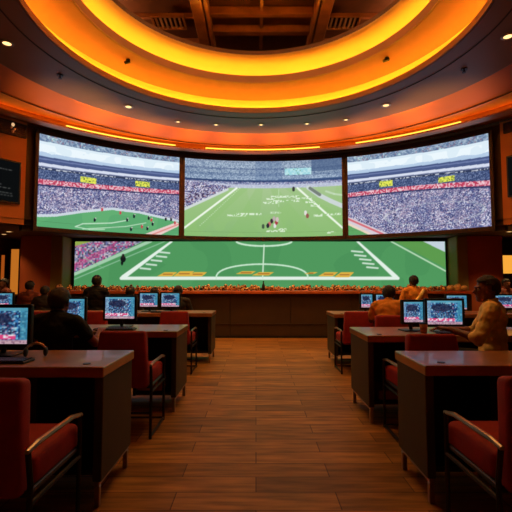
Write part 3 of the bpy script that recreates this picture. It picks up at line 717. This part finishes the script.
def make_keyboard(label, loc, rz):
    t = thing('keyboard', label, 'keyboard', loc, rz, 'keyboards')
    obj('case', B(-.2, .2, -.065, .065, 0, .014, .004), mPLAST, t)
    b = bmesh.new()
    for r_ in range(5):
        for c_ in range(15): box(b, -.19 + c_ * .0255, -.169 + c_ * .0255, -.055 + r_ * .0225, -.037 + r_ * .0225, .013, .019)
    obj('keys', b, mDSTEEL, t); return t
k0 = make_keyboard('black keyboard at the left photo edge, on the near left desk', (px_at(2, 2.55), 2.53, D), 0)
dup(k0, (px_at(118, 4.3), 4.26, D), 0, 'black keyboard under the monitor right of the man in black')
dup(k0, (px_at(455, 3.95), 3.90, D), rad(-4), 'black keyboard under the wider monitor on the middle right desk')
dup(k0, (px_at(165, 6.75), 6.75, D), 0, 'black keyboard before the small paired monitors on the far left desk')
def make_headset(label, loc, rz):
    t = thing('headset', label, 'headset', loc, rz)
    obj('headband', tube(bmesh.new(), [(.06 * math.cos(a), 0, .03 + .055 * math.sin(a)) for a in np.linspace(0, PI, 14)], .007), mSTEEL, t)
    for s in (-1, 1): obj('ear_cup', ell(bmesh.new(), (s * .058, 0, .03), (.014, .028, .03), 12, 8), mPLAST, t)
    return t
make_headset('black headset with pale band standing beside the large left edge monitor', (px_at(40.5, 2.74), 2.72, D), rad(15))
def make_cup(label, loc):
    t = thing('paper_cup', label, 'cup', loc)
    obj('cup_body', loft([[(rr * math.cos(a), rr * math.sin(a), zz) for a in np.linspace(0, 2 * PI, 18, endpoint=False)] for rr, zz in ((.001, 0), (.028, 0), (.037, .09), (.034, .09), (.026, .006), (.001, .006))]), mat('cup_amber', (200, 120, 50), .6), t, True)
    obj('lid', cyl(bmesh.new(), (0, 0, .086), .039, .01, 18), mPLAST, t)
make_cup('small amber cup between the two monitors on the middle right desk', (px_at(421, 4.0), 3.98, D))
t = thing('computer_tower', 'pinkish computer box on the shelf under the middle left desk', 'computer', (-.767 - .30, 4.27, .171))
obj('case', B(-.13, .13, 0, .35, 0, .09, .006), mat('box_pinkish', (150, 95, 75), .5), t); obj('front_bezel', B(-.12, .12, -.006, 0, .01, .08, .002), mat('box_front', (170, 110, 85), .5), t); obj('power_button', cyl(bmesh.new(), (.09, -.008, .045), .008, .004, 10), mPLAST, t)
t = thing('computer_tower', 'pinkish computer box on the shelf under the middle right desk', 'computer', (1.0 + .26, 3.95, .171))
obj('case', B(-.13, .13, 0, .35, 0, .09, .006), M['box_pinkish'], t); obj('front_bezel', B(-.12, .12, -.006, 0, .01, .08, .002), M['box_front'], t); obj('power_button', cyl(bmesh.new(), (.09, -.008, .045), .008, .004, 10), mPLAST, t)

# ------------------------------------------------------------------ people
def remesh(name, bm, m, voxel, parent, smooth_it=2, label=None):
    me = bpy.data.meshes.new(name + '_src'); bm.to_mesh(me); bm.free()
    o = bpy.data.objects.new(name, me); link(o)
    r = o.modifiers.new('r', 'REMESH'); r.mode = 'VOXEL'; r.voxel_size = voxel
    if smooth_it:
        s = o.modifiers.new('s', 'SMOOTH'); s.factor = .5; s.iterations = smooth_it
    bpy.context.view_layer.update()
    ev = o.evaluated_get(bpy.context.evaluated_depsgraph_get())
    nm = bpy.data.meshes.new_from_object(ev); o.modifiers.clear(); o.data = nm; bpy.data.meshes.remove(me)
    nm.materials.clear(); nm.materials.append(m)
    for p in nm.polygons: p.use_smooth = True
    o.parent = parent
    if label: o['label'] = label
    return o
def limb(bm, pts, rs):
    """tapered limb with a ball at every joint"""
    for p, r in zip(pts, rs): ell(bm, p, (r, r, r), 12, 8)
    for a, b, ra, rb in zip(pts, pts[1:], rs, rs[1:]): tube(bm, [a, b], [ra, rb], 12)
def person(label, loc, rz, s=1.0, lean=.0, shirt=mBLKF, sleeve=.5, hair=mHAIR, hz=.48, near=False, hands=None, turn=0, trousers=mTROUS, sash=None, hunch=0):
    """seated, facing local +y; origin under the pelvis on the floor. hands: two wrist targets"""
    t = thing('person', label, 'person', loc, rz)
    def U(p):                                            # lean the upper body about the pelvis
        x, y, z = p; dz = z - .50
        if dz > 0:
            y2 = y * math.cos(lean) + dz * math.sin(lean); z2 = .50 + dz * math.cos(lean) - y * math.sin(lean)
        else: y2, z2 = y, z
        return Vector((x * s, y2 * s, (z2 - .50) * s + hz))
    vox = .0065 if near else .012
    hands = hands or (Vector((-.17, .40, .80 - hz + hz)), Vector((.17, .40, .80)))
    neck0 = U((0, -.015, 1.00)); headc = U((0, .02, 1.135))
    HR = Matrix.Rotation(turn, 3, 'Z')
    def Hd(x, y, z): return headc + HR @ (Vector((x, y, z)) * s)
    b = bmesh.new()
    # head: cranium, face, jaw, nose, ears
    ell(b, Hd(0, -.015, .022), (.074 * s, .092 * s, .088 * s), 20, 14, HR.to_4x4()); ell(b, Hd(0, .022, -.03), (.060 * s, .064 * s, .082 * s), 18, 12, HR.to_4x4())
    ell(b, Hd(0, .05, -.085), (.034 * s, .034 * s, .028 * s), 12, 8, HR.to_4x4())
    tube(b, [Hd(0, .082, .018), Hd(0, .104, -.022), Hd(0, .085, -.032)], [.008 * s, .014 * s, .012 * s], 8)
    ell(b, Hd(0, .078, .028), (.05 * s, .016 * s, .010 * s), 12, 8, HR.to_4x4())
    for sg in (-1, 1): ell(b, Hd(sg * .076, -.012, -.008), (.009 * s, .02 * s, .032 * s), 10, 8, HR.to_4x4())
    limb(b, [neck0, U((0, -.002, 1.06)), headc + Vector((0, -.02 * s, -.04 * s))], [.058 * s, .052 * s, .052 * s])
    # torso
    for c, r in (((0, -.01, .60), (.145, .10, .12)), ((0, -.015, .74), (.135, .095, .15)), ((0, -.02, .88), (.160, .10, .13)), ((0, -.02, .95), (.15, .085, .08))):
        ell(b, U(c), (r[0] * s, r[1] * s, r[2] * s), 20, 14)
    sh = [U((sg * .175, -.02, .955)) for sg in (-1, 1)]
    tube(b, [sh[0], U((0, -.02, .985)), sh[1]], [.055 * s, .07 * s, .055 * s], 12)
    arms = []
    for i, sg in enumerate((-1, 1)):
        S = sh[i]; Wp = Vector(hands[i]); d = Wp - S; L1, L2 = .275 * s, .255 * s
        L = min(d.length, (L1 + L2) * .985); dn = d.normalized(); Wp = S + dn * L
        a = (L1 * L1 - L2 * L2 + L * L) / (2 * L); h = math.sqrt(max(L1 * L1 - a * a, 0))
        out = Vector((sg * .55, -.25, -.9)); out = (out - dn * out.dot(dn)).normalized()
        E = S + dn * a + out * h
        limb(b, [S, E, Wp], [.050 * s, .038 * s, .026 * s]); ell(b, S.lerp(E, .4), (.048 * s,) * 3, 12, 8); ell(b, E.lerp(Wp, .3), (.04 * s,) * 3, 12, 8)
        arms.append((S, E, Wp))
        # hand: palm and five fingers
        fd = (Wp - E).normalized(); fd = Vector((fd.x, fd.y, fd.z * .3)).normalized(); side = Vector((fd.y, -fd.x, 0)).normalized(); up = side.cross(fd)
        if up.z < 0: up = -up
        pc = Wp + fd * .045 * s
        R = Matrix((side, fd, up)).transposed().to_4x4()
        ell(b, pc, (.040 * s, .050 * s, .016 * s), 12, 8, R)
        for k, (o_, l_) in enumerate(((-.030, .060), (-.010, .074), (.010, .070), (.029, .055))):
            p0 = Wp + fd * .075 * s + side * o_ * s; p1 = p0 + fd * l_ * .5 * s + up * .004; p2 = p0 + fd * l_ * .95 * s - up * .014 * s
            limb(b, [p0, p1, p2], [.0095 * s, .0088 * s, .0075 * s])
        inn = -side if (side.x * sg) > 0 else side
        p0 = Wp + fd * .02 * s + inn * .028 * s; limb(b, [p0, p0 + fd * .025 * s + inn * .024 * s, p0 + fd * .055 * s + inn * .03 * s - up * .006], [.013 * s, .011 * s, .009 * s])
    # legs
    legs = []
    for sg in (-1, 1):
        Hp = U((sg * .09, .0, .50)); K = Vector((sg * .12 * s, .42 * s, hz + .02)); A = Vector((sg * .13 * s, .40 * s, .085))
        limb(b, [Hp, K, A], [.072 * s, .05 * s, .034 * s]); legs.append((Hp, K, A))
    remesh('body', b, mSKIN, vox, t)
    # shirt
    b = bmesh.new(); g = .016 * s
    for c, r in (((0, -.01, .60), (.150, .105, .12)), ((0, -.015, .74), (.142, .102, .15)), ((0, -.02, .88), (.165, .105, .13)), ((0, -.02, .95), (.155, .088, .075))):
        ell(b, U(c), (r[0] * s + g, r[1] * s + g, r[2] * s + g * .3), 20, 14)
    tube(b, [sh[0], U((0, -.022, .978)), sh[1]], [.055 * s + g, .07 * s + g * .9, .055 * s + g], 14)
    tube(b, [U((0, -.02, 1.0)), U((0, -.008, 1.035))], [.075 * s, .062 * s], 14)
    for S, E, Wp in arms:
        if sleeve <= 1: limb(b, [S, S.lerp(E, sleeve)], [.052 * s + g, .047 * s + g])
        else: limb(b, [S, E, E.lerp(Wp, sleeve - 1)], [.052 * s + g, .042 * s + g, .03 * s + g])
    so = remesh('shirt', b, shirt, .009 if near else .014, t)
    for v in so.data.vertices:
        q = v.co; f = noise.noise(Vector((q.x * 9 + q.z * 7, q.y * 9, q.z * 16))) + .5 * noise.noise(q * 26)
        v.co = q + v.normal * (.011 * f)
    cr_ = []
    for rr, zz in ((.063, 1.015), (.066, 1.045), (.058, 1.055), (.055, 1.03)):
        cr_.append([U((rr * math.cos(a), -.012 + rr * math.sin(a) * 1.05, zz + .012 * math.sin(-a))) for a in np.linspace(0, 2 * PI, 24, endpoint=False)])
    obj('collar', loft(cr_), shirt, t, True)
    b = bmesh.new()
    ell(b, U((0, -.005, .53)), (.165 * s, .125 * s, .09 * s), 18, 12)
    for Hp, K, A in legs: limb(b, [Hp, K, A + Vector((0, 0, .02))], [.088 * s, .066 * s, .05 * s])
    remesh('trousers', b, trousers, .014, t)
    for Hp, K, A in legs:
        b = bmesh.new(); ell(b, A + Vector((0, -.01, -.045)), (.042, .05, .038), 12, 8); ell(b, A + Vector((0, .09, -.058)), (.044, .10, .026), 14, 8)
        remesh('shoe', b, mSHOE, .009, t, 1)
    # hair: a cap over the cranium, open at the face
    b = bmesh.new(); ell(b, (0, 0, 0), (1, 1, 1), 28, 20)
    kill = []
    for v in b.verts:
        x, y, z = v.co
        if (y > .45 and z < .40) or (z < -.72) or (y > .10 and z < .05) or (y > -.3 and z < -.35): kill.append(v)
    bmesh.ops.delete(b, geom=kill, context='VERTS')
    for v in b.verts:
        x, y, z = v.co; k = 1.03 + .09 * noise.noise(v.co * 4)
        v.co = Hd(x * .090 * k, -.022 + y * .108 * k, .028 + z * .106 * k)
    o = obj('hair', b, hair, t, True)
    md = o.modifiers.new('thick', 'SOLIDIFY'); md.thickness = .012; md.offset = -1
    if near:
        for sg in (-1, 1):
            b = bmesh.new(); ell(b, Hd(sg * .028, .072, .006), (.012 * s,) * 3, 12, 8); e = obj('eye', b, mEYE, t, True)
            b = bmesh.new(); ell(b, Hd(sg * .028, .082, .006), (.005 * s, .004 * s, .005 * s), 8, 6); obj('iris', b, mIRIS, e, True)
        b = bmesh.new(); ell(b, Hd(0, .082, -.060), (.022 * s, .008 * s, .007 * s), 12, 6, HR.to_4x4()); obj('mouth', b, mLIPS, t, True)
    if sash:
        b = bmesh.new(); pts = [U((.15, -.11, .98)), U((.08, -.14, .88)), U((-.02, -.145, .76)), U((-.14, -.12, .62))]
        tube(b, pts, .035 * s, 8); obj('sash', b, sash, t, True)
    return t
mYEL = mat('shirt_amber', (252, 214, 130), .85, var=.12, scale=16, bump=.2)
mORG = mat('shirt_orange', (235, 150, 50), .85, var=.14, scale=16, bump=.2)
mTEE = mat('tee_black', (13, 12, 13), .9, var=.2, scale=16)
mROSE = mat('shirt_rose', (120, 60, 50), .8, var=.2, scale=16)
mGREY = mat('shirt_charcoal', (34, 26, 26), .85, var=.2, scale=16)
def at(px, y): return px_at(px, y)
# man in black
person('man in black t-shirt seen from behind, seated at the middle left desk', (at(57, 3.62), 3.62, 0), rad(-4), .97, .10, mTEE, .55, hz=.47, near=True, hands=((-.2, .43, .80), (.22, .40, .80)))
make_task_chair('black task chair under the man in the black t-shirt', (at(57, 3.6), 3.58, 0), 0, .40)
# man in amber, profile, facing left
person('man in amber shirt in profile facing left, seated beside the middle right desk', (1.98, 3.56, 0), rad(60), .93, .03, mYEL, 1.15, hz=.60, near=True, hands=((-.14, .30, .86), (.16, .36, .83)), turn=rad(24))
make_task_chair('black high-back task chair behind the man in the amber shirt', (2.05, 3.54, 0), rad(60), .52, .62)
# others
HZT = .60
def seat_under(x, y, rz, label, hz): make_task_chair(label, (x, y, 0), rz, hz, False, 'black stools')
P = [
 ('person in orange with a sash seen from behind, before the right half of the counter', 413, 8.5, 282, 0, 1.03, 0, mORG, .8, mYEL),
 ('person in black seen from behind, before the left end of the counter', 97.5, 8.4, 282, 0, 1.05, 0, mTEE, .6, None),
 ('small figure with round dark head in front of the left rust wall', 31, 8.9, 287, 0, .98, 0, mROSE, .6, None),
 ('dark-haired figure beside the left end of the counter, behind the man in black', 44, 8.3, 292, 0, .95, .15, mGREY, .6, None),
 ('distant figure in front of the tall amber panel on the far left', 5, 10.1, 284, rad(150), 1.0, 0, mROSE, .6, None),
 ('dark figure whose head shows above the monitor right of the man in black', 130, 8.0, 294, 0, .95, .1, mGREY, .8, None),
 ('dark figure behind the right one of the small paired left monitors', 178, 7.95, 298, rad(6), .98, .15, mGREY, .8, None),
 ('dark low figure behind the left one of the small paired left monitors', 154, 8.75, 295, rad(-6), .92, .1, mTEE, .8, None),
 ('distant figure under the square amber panel at the right photo edge', 505, 10.0, 284, rad(190), 1.0, 0, mROSE, .6, None),
]
for lb, px, y, py, rz, s, ln, sh_, sl, sa in P:
    x = at(px, y); yc = (256 - py) / F; zc = CAMZ + y * (math.sin(PITCH) + yc * math.cos(PITCH)) / (math.cos(PITCH) - yc * math.sin(PITCH))
    hz = zc - (1.135 - .5) * s * math.cos(ln)
    hz = max(.46, hz)
    person(lb, (x, y, 0), rz, s, ln, sh_, sl, hz=hz, sash=sa, hands=((-.15, .26, hz + .12), (.15, .26, hz + .12)))
    seat_under(x, y, rz, 'black stool carrying the ' + ' '.join(lb.split()[:12]), hz - .07)
person('person in orange shirt bent forward in a red armchair at the far right desk', (1.70, 5.45, 0), rad(-22), .95, .38, mORG, .7, hz=.54, hands=((-.15, .48, .82), (.12, .5, .82)))
